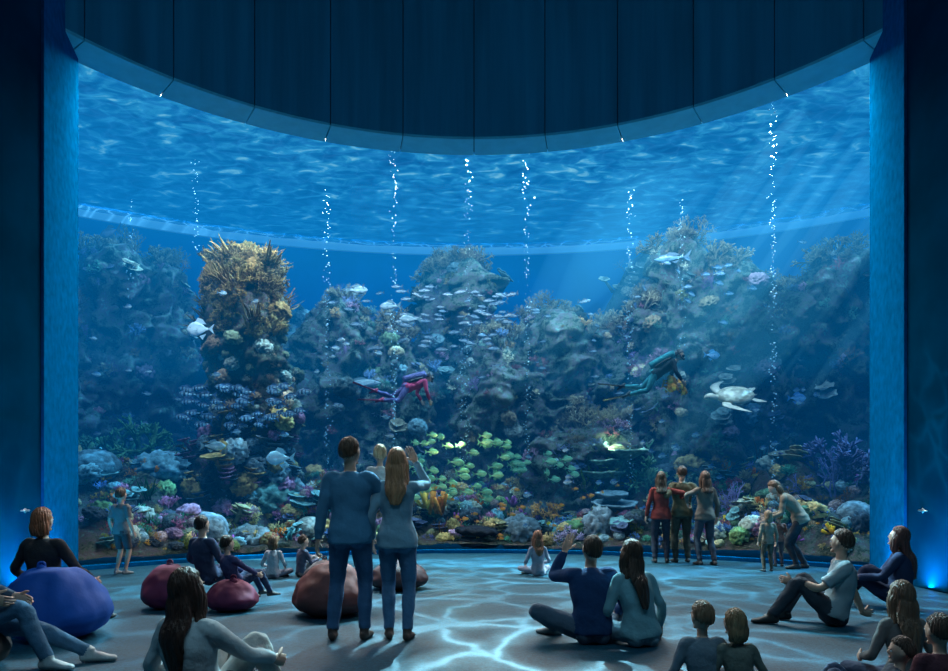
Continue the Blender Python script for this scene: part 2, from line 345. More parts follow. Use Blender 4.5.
def table(seed):
    rg=np.random.default_rng(seed); Vs=[];Qs=[];Ts=[];tn=[];n=0
    for k in range(rg.integers(1,4)):
        R=.5*rg.uniform(.6,1.1); z=.25+.2*k; c=rg.normal(size=2)*.14*k; nr,na=7,34; an=np.arange(na)/na*2*math.pi
        er=1+.22*vn(np.stack([np.cos(an)*3,np.sin(an)*3,np.full(na,seed*1.7+k)],-1),seed)
        top=[];bot=[]
        for i in range(nr):
            q=(i+.05)/(nr-1); rr=R*q*er; zz=z+.16*R*q*q+.02*vn(np.stack([rr*np.cos(an)*9,rr*np.sin(an)*9,an*0+k],-1),seed)
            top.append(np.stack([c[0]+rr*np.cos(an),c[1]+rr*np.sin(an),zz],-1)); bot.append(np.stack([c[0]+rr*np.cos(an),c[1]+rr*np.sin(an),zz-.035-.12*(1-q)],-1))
        V=np.vstack(top+bot[::-1]); Q=grid_q(2*nr,na,True); Vs.append(V); Qs.append(Q+n); n+=len(V)
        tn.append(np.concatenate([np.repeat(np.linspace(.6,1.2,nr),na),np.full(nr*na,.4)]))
        v,q,t=tube([A(c[0]*.3,c[1]*.3,-.1),A(c[0],c[1],z)],[.12,.07],8,k=1); Vs.append(v);Qs.append(q+n);Ts.append(t+n);n+=len(v);tn.append(np.full(len(v),.5))
    return np.vstack(Vs),np.vstack(Qs),np.vstack(Ts),np.concatenate(tn)
def sponge(seed):
    rg=np.random.default_rng(seed); Vs=[];Qs=[];Ts=[];tn=[];n=0
    for k in range(8):
        d=nrm(A(*rg.normal(size=2)*.35,1)); h=rg.uniform(.3,.75); b=A(*rg.normal(size=2)*.1,-.05); r=rg.uniform(.05,.08)
        p=[b,b+d*h*.5,b+d*h,b+d*h*1.0,b+d*h*.7]; v,q,t=tube(p,[r*.6,r*.9,r*1.15,r*.8,r*.6],10,k=1,cap=0)
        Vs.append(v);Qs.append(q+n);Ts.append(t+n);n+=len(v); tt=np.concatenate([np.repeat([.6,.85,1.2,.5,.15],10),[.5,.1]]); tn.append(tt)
    return np.vstack(Vs),np.vstack(Qs),np.vstack(Ts),np.concatenate(tn)
def anem(seed):
    rg=np.random.default_rng(seed); S=[]
    for k in range(110):
        v=rg.normal(size=3); v[2]=abs(v[2])+.2; v=nrm(v); p=v*.16*A(1,1,.5); d=v
        for j in range(4):
            d=nrm(d+rg.normal(size=3)*.25+A(0,0,.12)); q=p+d*.085; S.append([*p,*q,.02-.002*j,.018-.002*j,.55+.2*j]); p=q
    return segs_mesh(S,5)
def weed(seed):
    rg=np.random.default_rng(seed); Vs=[];Qs=[];Ts=[];tn=[];n=0
    for k in range(16):
        b=A(*rg.normal(size=2)*.14,-.05); d=nrm(A(*rg.normal(size=2)*.25,1)); h=rg.uniform(.5,1.1); bend=rg.normal(size=3)*.14
        pts=[b+d*h*u+bend*u*u+A(.03*math.sin(u*9+k),0,0) for u in (0,.2,.4,.6,.8,1)]; v,q,t=tube(pts,[(.012,.008),(.035,.008),(.045,.008),(.04,.007),(.03,.006),(.006,.004)],6,side=A(*rg.normal(size=2),0),k=2)
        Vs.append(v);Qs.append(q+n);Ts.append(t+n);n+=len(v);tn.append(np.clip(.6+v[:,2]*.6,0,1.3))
    return np.vstack(Vs),np.vstack(Qs),np.vstack(Ts),np.concatenate(tn)
VAR={'staghorn_coral':[branch(s,4,.55,False,6,.045,.2) for s in range(5)],
 'bush_coral':[branch(20+s,5,.8,False,5,.035,.13,kk=(2,3)) for s in range(4)],
 'sea_fan':[branch(40+s,6,.55,True,3,.025,.2,kk=(2,2)) for s in range(4)],
 'brain_coral':[brain(s) for s in range(4)],'lumpy_coral':[lumpy(s) for s in range(6)],
 'table_coral':[table(s) for s in range(6)],'tube_sponge':[sponge(s) for s in range(4)],'sea_anemone':[anem(s) for s in range(4)],'seaweed':[weed(s) for s in range(4)]}
CM={k:MB() for k in VAR}
PAL={'staghorn_coral':[(.75,.5,.2),(.2,.38,.72),(.8,.28,.45),(.8,.66,.35),(.12,.45,.28)],
 'bush_coral':[(.7,.33,.05),(.3,.3,.05),(.72,.14,.18),(.17,.36,.22),(.85,.52,.12)],
 'sea_fan':[(.48,.16,.55),(.8,.28,.05),(.26,.26,.6),(.75,.1,.1)],
 'brain_coral':[(.5,.45,.24),(.18,.32,.17),(.3,.44,.46),(.6,.36,.32)],
 'lumpy_coral':[(.5,.52,.42),(.2,.38,.42),(.6,.32,.45),(.22,.36,.14),(.75,.45,.18),(.08,.11,.10),(.06,.08,.10),(.8,.55,.2)],
 'table_coral':[(.2,.38,.36),(.5,.4,.2),(.5,.48,.34),(.12,.15,.25)],
 'tube_sponge':[(1,.5,.03),(.6,.14,.48),(.12,.45,.45),(1,.22,.03)],
 'sea_anemone':[(.6,.6,.2),(.7,.5,.3),(.65,.22,.45),(.2,.6,.38)],'seaweed':[(.12,.25,.05),(.28,.28,.04),(.22,.10,.04),(.05,.2,.08)]}
def orient(nv,spin):
    z=nrm(nv); x=nrm(np.cross(z,A(.3,.9,.1) if abs(z[1])<.9 else A(1,0,0))); y=np.cross(z,x)
    c,s=math.cos(spin),math.sin(spin); return np.stack([c*x+s*y,-s*x+c*y,z],1)
def put(kind,pos,nv,size,col=None,spin=None,k=1.0,haze_tint=0):
    vs=VAR[kind]; V,Q,T,tn=vs[RNG.integers(len(vs))]
    if kind=='sea_fan': spin=RNG.uniform(-.5,.5); R=np.stack([A(math.cos(spin),math.sin(spin),0),A(-math.sin(spin),math.cos(spin),0),A(0,0,1)],1)
    else: R=orient(nv,RNG.uniform(0,6.28) if spin is None else spin)
    M=np.eye(4); sc=size*(A(*RNG.uniform(.75,1.3,3)) if kind in('brain_coral','lumpy_coral') else A(1,1,1)); M[:3,:3]=R*sc[None,:]; M[:3,3]=pos
    if col is None: col=PAL[kind][RNG.integers(len(PAL[kind]))]
    col=np.asarray(col,float); col=col*(1-haze_tint)+col.mean()*haze_tint*A(.85,1.05,1.15)  # mutes far coral toward grey-blue, distance haze put into the colour
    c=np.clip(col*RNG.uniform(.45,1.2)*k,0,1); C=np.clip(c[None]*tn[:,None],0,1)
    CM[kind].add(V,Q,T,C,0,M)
kinds=['staghorn_coral','bush_coral','sea_fan','brain_coral','lumpy_coral','table_coral','tube_sponge','sea_anemone','seaweed']
for i in range(1450):
    th=RNG.uniform(-7.2,7.2); t=RNG.uniform(.25,1)**1.3*4.6
    if i<640: t=RNG.uniform(.18,1.7)
    x=th*(1+.06*t) if i>=640 else th*.9; y=float(yfront(x))+t
    if y>yback(x)-1: continue
    z=float(hterr(np.array([x]),np.array([y]))[0])
    k=RNG.choice(kinds,p=[.18,.19,.05,.10,.20,.10,.05,.06,.07]); s=RNG.uniform(.16,.46)*(1+.06*t)
    if i<640: s=RNG.uniform(.14,.40)
    s=min(s,(t-.02)*1.3)
    put(k,A(x,y,z-.03),nrm(A(RNG.normal()*.2,-.25+RNG.normal()*.2,1)),s)
for (px,py,d,k,s,c) in [(160,515,15.0,'lumpy_coral',.95,(.25,.48,.55)),(205,545,14.0,'brain_coral',1.0,(.36,.46,.48)),(95,500,14.4,'brain_coral',.9,(.2,.35,.4)),(310,535,14.9,'brain_coral',.7,(.5,.5,.42)),(250,548,14.3,'lumpy_coral',.75,(.42,.48,.46)),
   (275,500,15.6,'lumpy_coral',.9,(.2,.36,.3)),(740,520,14.3,'sea_fan',.95,(.6,.45,.8)),(833,500,13.9,'sea_fan',1.25,(.3,.3,.65)),(815,525,13.3,'sea_anemone',1.0,(.5,.55,.7)),(855,520,13.0,'brain_coral',.8,(.35,.42,.45)),
   (600,545,15.1,'lumpy_coral',.7,(.48,.52,.54)),(570,550,15.0,'staghorn_coral',.6,(.65,.45,.6)),(620,520,15.6,'table_coral',1.1,(.35,.5,.55)),(520,535,15.3,'lumpy_coral',.8,(.35,.45,.5)),(440,505,15.5,'tube_sponge',.8,(1,.35,.08)),(425,500,15.5,'tube_sponge',.7,(.95,.5,.1)),
   (600,480,16.4,'table_coral',1.3,(.5,.7,.5)),(575,455,17,'brain_coral',1.3,(.45,.7,.55)),(560,480,16.6,'sea_anemone',1.1,(.8,.65,.3)),(635,470,16.6,'staghorn_coral',1.3,(.35,.7,.4)),(610,468,16.4,'bush_coral',1.2,(.5,.6,.25)),(585,478,16.4,'seaweed',1.1,(.5,.6,.15)),(650,482,16.2,'sea_anemone',1.1,(.5,.8,.4)),(700,480,15.8,'bush_coral',1.1,(.4,.5,.3)),(115,460,15.6,'bush_coral',1.6,(.10,.25,.12)),(140,450,15.8,'staghorn_coral',1.5,(.10,.28,.14)),(95,450,15.5,'bush_coral',1.5,(.08,.2,.12)),(160,465,15.5,'bush_coral',1.3,(.15,.3,.2)),(545,500,15.9,'bush_coral',.9,(.8,.35,.1)),
   (835,470,14.2,'staghorn_coral',1.5,(.3,.3,.6)),(860,490,13.8,'staghorn_coral',1.2,(.25,.3,.55))]:
    p=W(px,py,d); zt=float(hterr(np.array([p[0]]),np.array([p[1]]))[0]); p[2]=max(p[2]-.15,zt-.1) if p[2]-zt<1.2 else p[2]
    p[2]=min(p[2],zt+.35); put(k,p,A(0,-.15,1),s,c)
V,NR=PIL; zmx=V[:,2].max(); cands=np.where(NR[:,1]<.35)[0]
for i in range(460):
    j=cands[RNG.integers(len(cands))]; p=V[j]; u=p[2]/zmx
    if u<.15: continue
    if u>.72: k=RNG.choice(['bush_coral','staghorn_coral','lumpy_coral','seaweed'],p=[.5,.25,.05,.2]); c=[(.24,.14,.05),(.15,.11,.04),(.32,.2,.07)][RNG.integers(3)]; s=RNG.uniform(.3,.6)
    elif u<.45: k=RNG.choice(['table_coral','lumpy_coral','bush_coral','brain_coral'],p=[.38,.2,.32,.1]); c=[(.15,.22,.25),(.3,.35,.35),(.12,.12,.1),(.5,.2,.3),(.6,.35,.12)][RNG.integers(5)]; s=RNG.uniform(.22,.55)
    else: k=RNG.choice(['lumpy_coral','bush_coral','brain_coral','sea_anemone'],p=[.3,.45,.1,.15]); c=[(.2,.3,.25),(.42,.42,.34),(.14,.16,.1),(.45,.25,.15)][RNG.integers(4)]; s=RNG.uniform(.14,.36)
    put(k,p-NR[j]*.04,nrm(NR[j]*(.8 if k!='table_coral' else .15)+A(0,0,.6)),s,c)
pt=W(247,258,16.0)
for i in range(60):
    put(RNG.choice(['bush_coral','staghorn_coral','seaweed'],p=[.6,.3,.1]),pt+A(RNG.uniform(-.8,.8),RNG.uniform(-.6,.5),RNG.uniform(-.7,.0)),nrm(A(RNG.normal()*.5,RNG.normal()*.3-.1,1)),RNG.uniform(.4,.7),[(.22,.14,.05),(.15,.11,.04),(.3,.2,.08)][RNG.integers(3)])
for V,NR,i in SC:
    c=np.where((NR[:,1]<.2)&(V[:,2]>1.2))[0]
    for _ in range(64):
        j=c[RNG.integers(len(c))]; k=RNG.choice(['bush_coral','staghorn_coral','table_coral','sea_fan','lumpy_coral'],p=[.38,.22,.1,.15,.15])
        put(k,V[j]-NR[j]*.05,nrm(NR[j]*.6+A(0,0,.8)),RNG.uniform(.18,.5),k=.7,haze_tint=.35)
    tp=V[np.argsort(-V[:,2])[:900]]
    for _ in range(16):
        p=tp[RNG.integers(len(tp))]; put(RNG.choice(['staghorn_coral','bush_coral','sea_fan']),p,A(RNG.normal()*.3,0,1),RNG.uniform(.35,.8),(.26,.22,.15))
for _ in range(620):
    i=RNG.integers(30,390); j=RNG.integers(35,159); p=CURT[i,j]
    put(RNG.choice(['bush_coral','staghorn_coral','table_coral','sea_fan','lumpy_coral']),p,A(0,-.6,.7),RNG.uniform(.25,.65),k=.75,haze_tint=.35)
for k,mb in CM.items(): mb.build(k,[M_coral])
mb=MB(); V,T=ico(5)
for sgn in (1,-1):
    P=V*A(.52,.34,.13); w=np.sin(np.arctan2(V[:,1],V[:,0])*11)*.035*np.clip(1-np.abs(V[:,2])*1.4,0,1); P[:,2]+=w+sgn*.1*(1+V[:,1]*-.4); P[:,2]+=.03*fbm(V*4,3,3); mb.add(P,None,T,(.02,.025,.035))
o=mb.build('giant_clam',[M_coral]); p=W(478,536,15.15); o.location=p; o.rotation_euler=(.15,.05,.1)
# ---------------------------------------------------------------- fish
def fish(mb,pos,yaw,L,hh=.36,ww=.14,c1=(.5,.6,.6),c2=(.2,.3,.35),stripe=0,pitch=0,tail=.2):
    ns,na=16,12; s=np.linspace(0,1,ns); prof=np.interp(s,[0,.05,.2,.42,.7,.9,1],[.05,.35,.8,1,.62,.2,.16]); an=np.arange(na)/na*2*math.pi
    x=.5-s*.82; V=np.stack([np.repeat(x,na),(np.outer(prof*ww*.5*np.interp(s,[0,1],[1,.4]),np.cos(an))).ravel(),(np.outer(prof*hh*.5,np.sin(an))).ravel()],-1)
    zz=V[:,2]/(hh*.5); c=np.where(zz[:,None]>.15,np.array(c2),np.array(c1))
    if stripe: m=(np.sin(np.repeat(s,na)*stripe)>.35); c=np.where(m[:,None],np.array(c2)*.5,c)
    n0=len(V); V=np.vstack([V,A(.51,0,0)]); c=np.vstack([c,c1]); a=np.arange(na); b=(a+1)%na
    R=Matrix.Rotation(yaw,3,'Z')@Matrix.Rotation(-pitch,3,'Y'); M=np.eye(4); M[:3,:3]=np.array(R)*L; M[:3,3]=pos
    mb.add(V,grid_q(ns,na,True),np.stack([b,a,np.full(na,n0)],1),c,0,M)
    def fin(pts,col):
        P=np.array(pts,float); P2=P.copy(); P2[:,1]+=.006; k=len(P)
        mb.add(np.vstack([P,P2]),None,[(0,i,i+1) for i in range(1,k-1)]+[(k,k+i+1,k+i) for i in range(1,k-1)],col,0,M)
    fin([(-.3,0,0),(-.36,0,.03),(-.55,0,tail),(-.47,0,0),(-.55,0,-tail),(-.36,0,-.03)],c2)
    fin([(.2,0,hh*.42),(.08,0,hh*.72),(-.1,0,hh*.62),(-.24,0,hh*.3),(-.1,0,hh*.3)],c2); fin([(.02,0,-hh*.45),(-.1,0,-hh*.7),(-.24,0,-hh*.3)],c2)
    for sg in (1,-1): fin([(.2,sg*ww*.45,-.02),(.06,sg*ww*1.1,-.1),(.04,sg*ww*.9,-.02)],c2); mb.add(*ell((.36,sg*ww*.26,hh*.08),(.02,.012,.02),1),col=(.01,.01,.01),M=M)
def school(name,n,x0,x1,y0,y1,d0,d1,L,yaw=0,**k):
    mb=MB()
    for i in range(n):
        p=W(RNG.uniform(x0,x1),RNG.uniform(y0,y1),RNG.uniform(d0,d1)); fish(mb,p,yaw+RNG.normal()*.35,L*RNG.uniform(.75,1.2),pitch=RNG.normal()*.1,**k)
    mb.build(name,[M_fish])
school('green_chromis_school',44,414,508,434,500,14.95,15.5,.30,0,hh=.46,c1=(.70,.92,.42),c2=(.28,.62,.32))
school('green_chromis_school',16,508,575,452,480,15.2,15.8,.28,.2,hh=.46,c1=(.5,.8,.45),c2=(.18,.5,.3))
school('silver_fish_school',80,330,520,283,350,16.4,18.0,.32,math.pi,hh=.28,c1=(.22,.3,.36),c2=(.03,.06,.1))
school('silver_fish_school',36,470,640,290,405,16.6,18,.27,.2,hh=.28,c1=(.22,.3,.36),c2=(.03,.06,.1))
school('striped_fish_school',50,182,318,386,428,14.7,15.3,.36,math.pi,hh=.34,c1=(.65,.85,.92),c2=(.06,.14,.25),stripe=26)
school('yellow_butterflyfish_school',7,668,698,376,394,14.9,15.2,.26,0,hh=.62,c1=(1,.6,.1),c2=(.9,.35,.05),stripe=9)
school('reef_fish_school',34,640,860,240,330,15.8,16.6,.24,.4,hh=.36,c1=(.25,.4,.5),c2=(.03,.1,.2))
school('reef_fish_school',50,90,420,290,520,14.6,16.2,.2,.3,hh=.45,c1=(.5,.6,.6),c2=(.08,.16,.25))
school('reef_fish_school',44,520,850,380,530,14.4,15.8,.2,2.8,hh=.5,c1=(.5,.65,.7),c2=(.08,.2,.35))
school('orange_anthias_school',36,425,640,485,540,14.9,15.3,.17,.2,hh=.4,c1=(1,.45,.08),c2=(1,.3,.06))
for nm,px,py,d,L,yw,kw in [('batfish',200,329,15.0,.56,math.pi,dict(hh=.6,c1=(.85,.9,.9),c2=(.6,.7,.75))),('parrotfish',280,458,14.5,.62,math.pi*.95,dict(hh=.5,c1=(.9,1,1),c2=(.55,.85,.9))),
   ('reef_shark',360,383,16.8,1.0,0,dict(hh=.2,c1=(.4,.5,.55),c2=(.12,.2,.24))),('grouper',213,446,14.7,.5,.2,dict(hh=.4,c1=(.6,.7,.7),c2=(.3,.4,.4))),('snapper',390,306,16.5,.5,3.0,dict(hh=.4,c1=(.3,.4,.45),c2=(.1,.18,.22))),
   ('snapper',410,319,16.4,.5,3.2,dict(hh=.4,c1=(.3,.4,.45),c2=(.1,.18,.22))),('snapper',357,290,16.5,.5,0,dict(hh=.4,c1=(.3,.4,.45),c2=(.1,.18,.22))),('surgeonfish',797,398,15.2,.4,0,dict(hh=.5,c1=(.3,.6,.9),c2=(.1,.3,.6))),('surgeonfish',712,355,16.0,.4,.2,dict(hh=.5,c1=(.4,.6,.8),c2=(.1,.3,.5))),
   ('angelfish',222,446,14.8,.3,0,dict(hh=.7,c1=(1,.7,.2),c2=(.8,.4,.1),stripe=12)),('reef_shark',672,258,16.3,.8,2.8,dict(hh=.24,c1=(.12,.25,.35),c2=(.05,.1,.15))),('reef_shark',110,232,16.5,.8,2.6,dict(hh=.3,c1=(.3,.4,.5),c2=(.1,.2,.3)))]:
    mb=MB(); fish(mb,A(0,0,0),yw,L,**kw); o=mb.build(nm,[M_fish]); o.location=W(px,py,d)
# sea turtle (head toward +X locally)
mb=MB(); V,T=ico(5)
ol=1-.18*np.clip(-V[:,0],0,1)**2; P=V*A(.40,.31,.15); P[:,1]*=ol; P[:,2]=np.where(V[:,2]<0,P[:,2]*.55,P[:,2]+.012*np.abs(np.sin(V[:,0]*9))*np.clip(1-np.abs(V[:,1])*2,0,1))
sc_=vn(V*5,4); cc=np.where(V[:,2:3]<-.05,A(.70,.66,.54),A(.50,.50,.40)*(1+.3*np.sign(sc_)[:,None]*(np.abs(sc_)[:,None]>.12)))
mb.add(P,None,T,np.clip(cc,0,1))
v,q,t=tube([A(.30,0,0),A(.42,0,.02),A(.52,0,.045),A(.60,0,.04),A(.66,0,.02)],[(.08,.06),(.065,.055),(.085,.07),(.07,.06),(.025,.025)],14,side=A(0,1,0),k=4); mb.add(v,q,t,(.66,.63,.52))
for s in (1,-1):
    mb.add(*ell((.58,s*.068,.06),(.014,.008,.014),2),col=(.01,.01,.01))
    v,q,t=tube([A(.24,s*.18,-.02),A(.30,s*.36,.02),A(.18,s*.56,.06 if s>0 else -.02),A(-.04,s*.72,.05 if s>0 else -.06)],[(.09,.03),(.095,.024),(.075,.016),(.015,.006)],12,side=A(1,0,0),k=5); mb.add(v,q,t,(.66,.64,.54))
    v,q,t=tube([A(-.30,s*.14,-.02),A(-.42,s*.22,-.03),A(-.56,s*.28,-.03)],[(.06,.022),(.07,.016),(.02,.008)],12,side=A(0,1,0),k=4); mb.add(v,q,t,(.64,.62,.52))
v,q,t=tube([A(-.36,0,-.01),A(-.47,0,-.02)],[.03,.008],8,k=1); mb.add(v,q,t,(.64,.62,.52))
o=mb.build('sea_turtle',[M_fish]); o.location=W(735,396,14.6); o.rotation_euler=(math.radians(-38),math.radians(6),math.radians(183))
for px,y0,y1,d,s in [(195,160,250,15.6,1),(327,190,470,15.6,.9),(394,150,455,15.2,1.0),(468,160,540,15.3,.7),(527,150,455,15.6,.9),(630,190,480,15.6,.9),(681,200,350,15.9,.8),(773,75,490,13.9,1.0),(461,330,520,15.6,.7),(131,200,300,15.0,.7)]:
    mb=MB(); y=y0
    while y<y1:
        p=W(px+RNG.normal()*2.0,y,d+RNG.normal()*.06); r=RNG.uniform(.008,.018)*s*(1 if RNG.random()<.92 else 1.5); mb.add(*ell(p,(r,r,r*.8),2)); y+=RNG.exponential(1.6)+.7
    mb.build('bubble_column',[M_bubble])
# ---------------------------------------------------------------- people
def ik(a,t,l1,l2,pole):
    a=np.asarray(a,float); t=np.asarray(t,float); d=t-a; D=np.linalg.norm(d); 
    if D>(l1+l2)*.998: t=a+d/D*(l1+l2)*.998; D=(l1+l2)*.998; d=t-a
    u=d/D; x=(l1*l1-l2*l2+D*D)/(2*D); h=math.sqrt(max(l1*l1-x*x,0)); p=np.asarray(pole,float); p=nrm(p-u*p.dot(u)); return a+u*x+p*h,t
def remesh(parts,vox,it=2):
    mb=MB(); lab=[]; polys=[]; vs=[]; n=0
    for V,Q,T,L in parts:
        mb.add(V,Q,T); vs.append(V)
        for arr in (Q,T):
            if arr is not None and len(arr):
                polys+= (np.asarray(arr)+n).tolist(); lab+=[L]*len(arr)
        n+=len(V)
    o=mb.build('tmp',[]); m=o.modifiers.new('r','REMESH'); m.mode='VOXEL'; m.voxel_size=vox; m.adaptivity=0
    dg=bpy.context.evaluated_depsgraph_get(); dg.update(); e=o.evaluated_get(dg); me=e.to_mesh()
    V=np.empty(len(me.vertices)*3,np.float32); me.vertices.foreach_get('co',V); V=V.reshape(-1,3).astype(float)
    L=np.empty(len(me.loops),np.int32); me.loops.foreach_get('vertex_index',L)
    E=np.empty(len(me.edges)*2,np.int32); me.edges.foreach_get('vertices',E); E=E.reshape(-1,2); Q=L.reshape(-1,4)
    e.to_mesh_clear(); om=o.data; bpy.data.objects.remove(o); bpy.data.meshes.remove(om)
    bv=BVHTree.FromPolygons(np.vstack(vs).tolist(),polys); fc=V[Q].mean(1); lb=np.array([lab[bv.find_nearest(Vector(c))[2]] for c in fc])
    N=len(V); dgr=np.bincount(E.ravel(),minlength=N)[:,None]
    for _ in range(it):
        S=np.stack([np.bincount(E[:,0],V[E[:,1],k],N)+np.bincount(E[:,1],V[E[:,0],k],N) for k in range(3)],1)/np.maximum(dgr,1); V=V*.45+S*.55
    return V,Q,lb
def hand(mb,w,d,tref,right,curl=.35,s=1.0,mat=0):
    d=nrm(d); t=np.asarray(tref,float); t=nrm(t-d*t.dot(d)); pn=np.cross(d,t)*(-1 if right else 1)
    mb.add(*tube([w-d*.02,w+d*.02,w+d*.055,w+d*.092],[(.024,.02),(.036,.017),(.041,.015),(.036,.011)],10,side=t,k=3),mat=mat)
    for off,L,st in ((.030,.070,.088),(.011,.082,.094),(-.010,.076,.092),(-.029,.060,.084)):
        p=w+d*st+t*off; a=curl*.5; pts=[p-d*.015]
        for f in (.42,.32,.26):
            a+=curl; pts.append(pts[-1]+(d*math.cos(a)+pn*math.sin(a))*L*f+(d*.015 if len(pts)==1 else 0))
        mb.add(*tube(pts,[.0095,.009,.008,.0065],7,side=t,k=2,cap=.8),mat=mat)
    p=w+d*.03+t*.028; dd=nrm(d*.65+t*.7+pn*.25); mb.add(*tube([p-dd*.02,p+dd*.02,p+dd*.042+pn*.004,p+dd*.064+pn*.012+d*.008],[.014,.0125,.011,.008],7,side=pn,k=2,cap=.8),mat=mat)
def person(name,x,y,yaw=0,H=1.75,z=0,fem=False,ph=.93,lean=(0,0,0),slean=0,twist=0,wl=None,wr=None,al=(-.11,0,.08),ar=(.11,0,.08),
           kl=(-.1,1,.1),kr=(.1,1,.1),el=(-.4,-1,-.2),er=(.4,-1,-.2),look=(0,0),shirt=(.2,.2,.2),pants=(.05,.07,.12),shoe=(.05,.05,.05),skin=(.5,.32,.24),hair=(.04,.025,.015),
           style='short',sleeve='long',leg='long',hs=1.0,toes=None,vox=.0105,extra=None,M=None,hd=(None,None),curl=.35,bulk=1.0,Lh=.28):
    if wl is None: wl=(-.27,.05,.88) if ph>.6 else (-.22,.27,ph+.12)
    if wr is None: wr=(.27,.05,.88) if ph>.6 else (.22,.27,ph+.12)
    w_=.87 if fem else 1.0
    def D(a): return nrm(A(math.sin(slean)*1.0,math.sin(a),math.cos(a)))
    P=A(0,0,ph); d1,d2,d3=[D(math.radians(a)) for a in lean]; S1=P+.17*d1; S2=S1+.19*d2; Nk=S2+.16*d3
    sv=A(math.cos(twist),math.sin(twist),0)
    sc=cat(np.array([P-d1*.17,P,S1,S2,Nk]),10)
    ss=np.concatenate([np.linspace(-.17,0,10,endpoint=False),np.linspace(0,.17,10,endpoint=False),np.linspace(.17,.36,10,endpoint=False),np.linspace(.36,.52,11)])
    sp=lambda s:A(*[np.interp(s,ss,sc[:,k]) for k in range(3)])
    parts=[]
    def add(r,L): parts.append((*r,L))
    B=bulk
    hem=-.085 if ph>.6 else -.03
    sh=[(hem,.186 if fem else .180,.150),(.03,.176,.142),(.15,.136 if fem else .152,.108 if fem else .116),(.28,.145 if fem else .170,.118),(.38,.155 if fem else .184,.118),(.44,.150 if fem else .176,.10),(.485,.105,.078),(.515,.066,.062)]
    add(tube([sp(a) for a,_,_ in sh],[(b*B,c*B) for _,b,c in sh],24,side=sv,k=4,cap=.12),1)
    pv=[(-.115,.08,.075),(-.07,.14,.108),(0,.163,.122),(.07,.150,.11)]
    add(tube([sp(a) for a,_,_ in pv],[(b*B,c*B) for _,b,c in pv],20,side=A(1,0,0),k=3,cap=.3),2)
    fwd=nrm(A(-sv[1],sv[0],0))
    for s in (-1,1): add(ell(P+A(s*.075,-.05,-.055),(.082,.082,.085),3),2)
    if fem:
        for s in (-1,1): add(ell(sp(.33)+fwd*.085+sv*s*.07,(.06,.05,.06),2),1)
    hy,hp=look
    fh=nrm(A(-math.sin(hy)*math.cos(hp),math.cos(hy)*math.cos(hp),math.sin(hp)))
    uh=nrm(A(0,0,1)*.8+d3*.5-fh*fh.dot(A(0,0,1)*.8+d3*.5)); rh=np.cross(fh,uh); Rh=np.stack([rh,fh,uh],1)
    HC=Nk+d3*.055+uh*.115*hs+fh*.012
    add(tube([sp(.47),Nk+d3*.02,HC-uh*.05*hs-fh*.015],[.062*w_,.052*w_,.05*w_],14,side=A(1,0,0),k=3),0)
    def hd_(V): return HC+(np.asarray(V)*hs)@Rh.T
    V,T=ico(4); U=V.copy(); jaw=np.clip(-V[:,2],0,1); U[:,0]*=.077*(1-.30*jaw**1.3); U[:,1]=np.where(V[:,1]>0,V[:,1]*.090,V[:,1]*.102)*(1-.12*jaw); U[:,1]+=.014*jaw; U[:,2]*=.119
    parts.append((hd_(U),None,T,0))
    for c,s in (((0,.094,-.016),(.012,.018,.022)),((-.079,-.004,-.008),(.009,.02,.031)),((.079,-.004,-.008),(.009,.02,.031)),((0,.076,-.095),(.028,.02,.018)),((0,.082,.022),(.05,.012,.01))):
        v,_,t=ell(c,s,2); parts.append((hd_(v),None,t,0))
    JT={}
    for s,wt,pole,key in ((-1,wl,el,'l'),(1,wr,er,'r')):
        S=Nk-d3*.065+sv*s*.165*(.9 if fem else 1.03); E,Wt=ik(S,wt,.285,.255,pole); JT[key]=(S,E,Wt)
        In=Nk-d3*.06+sv*s*.09
        pp=[In,S,S*.5+E*.5,E,E*.5+Wt*.5,Wt]; rr=np.array([.05,.056,.047,.038,.037,.025])*w_
        add(tube(pp,rr,12,k=5),0)
        if sleeve=='long': add(tube([In,S,S*.5+E*.5,E,E*.5+Wt*.5,E*.08+Wt*.92],(rr+.009)*B,14,k=5,cap=.1),1)
        elif sleeve=='short': add(tube([In,S,S*.5+E*.5,S*.2+E*.8],(np.array([.05,.056,.05,.052])*w_+.010)*B,14,k=5,cap=.1),1)
    for s,at,pole,key in ((-1,al,kl,'L'),(1,ar,kr,'R')):
        Hp=P+A(s*.088,0,-.025); K,An=ik(Hp,at,.43,.42,pole); JT[key]=(Hp,K,An)
        pp=[Hp,Hp*.5+K*.5,K,K*.62+An*.38,K*.25+An*.75,An]; rr=np.array([.082,.073,.052,.051,.036,.032])*(.96 if fem else 1)
        add(tube(pp,rr,14,k=5),0)
        if leg=='long': add(tube([Hp,Hp*.5+K*.5,K,K*.62+An*.38,K*.25+An*.75,K*.05+An*.95],(rr+A(.008,.009,.012,.012,.016,.018))*B,14,k=5,cap=.1),2)
        elif leg=='short': add(tube([Hp,Hp*.5+K*.5,K*.9+Hp*.1],(np.array([.09,.088,.078]))*B,14,k=5,cap=.1),2)
        tz=toes[0 if s<0 else 1] if toes else A(s*.15,1,0); tz=nrm(tz); sd=np.cross(tz,A(0,0,1)); sd=nrm(sd) if np.linalg.norm(sd)>.2 else A(1,0,0); uu=nrm(np.cross(sd,tz))
        add(tube([An-tz*.062-uu*.045,An-tz*.02-uu*.036,An+tz*.05-uu*.038,An+tz*.12-uu*.05,An+tz*.185-uu*.056],[(.028,.033),(.037,.043),(.041,.041),(.047,.029),(.032,.021)],14,side=sd,k=4,cap=.5),3)
        add(tube([An+uu*.03,An-uu*.04],[.04,.044],12,k=3),3)
    V,Q,lb=remesh(parts,vox,2)
    mb=MB(); nd=fbm(V*A(9,9,5),3,2)*.007+np.sin(V[:,2]*42+V[:,0]*18+6*vn(V*4,8))*.0022
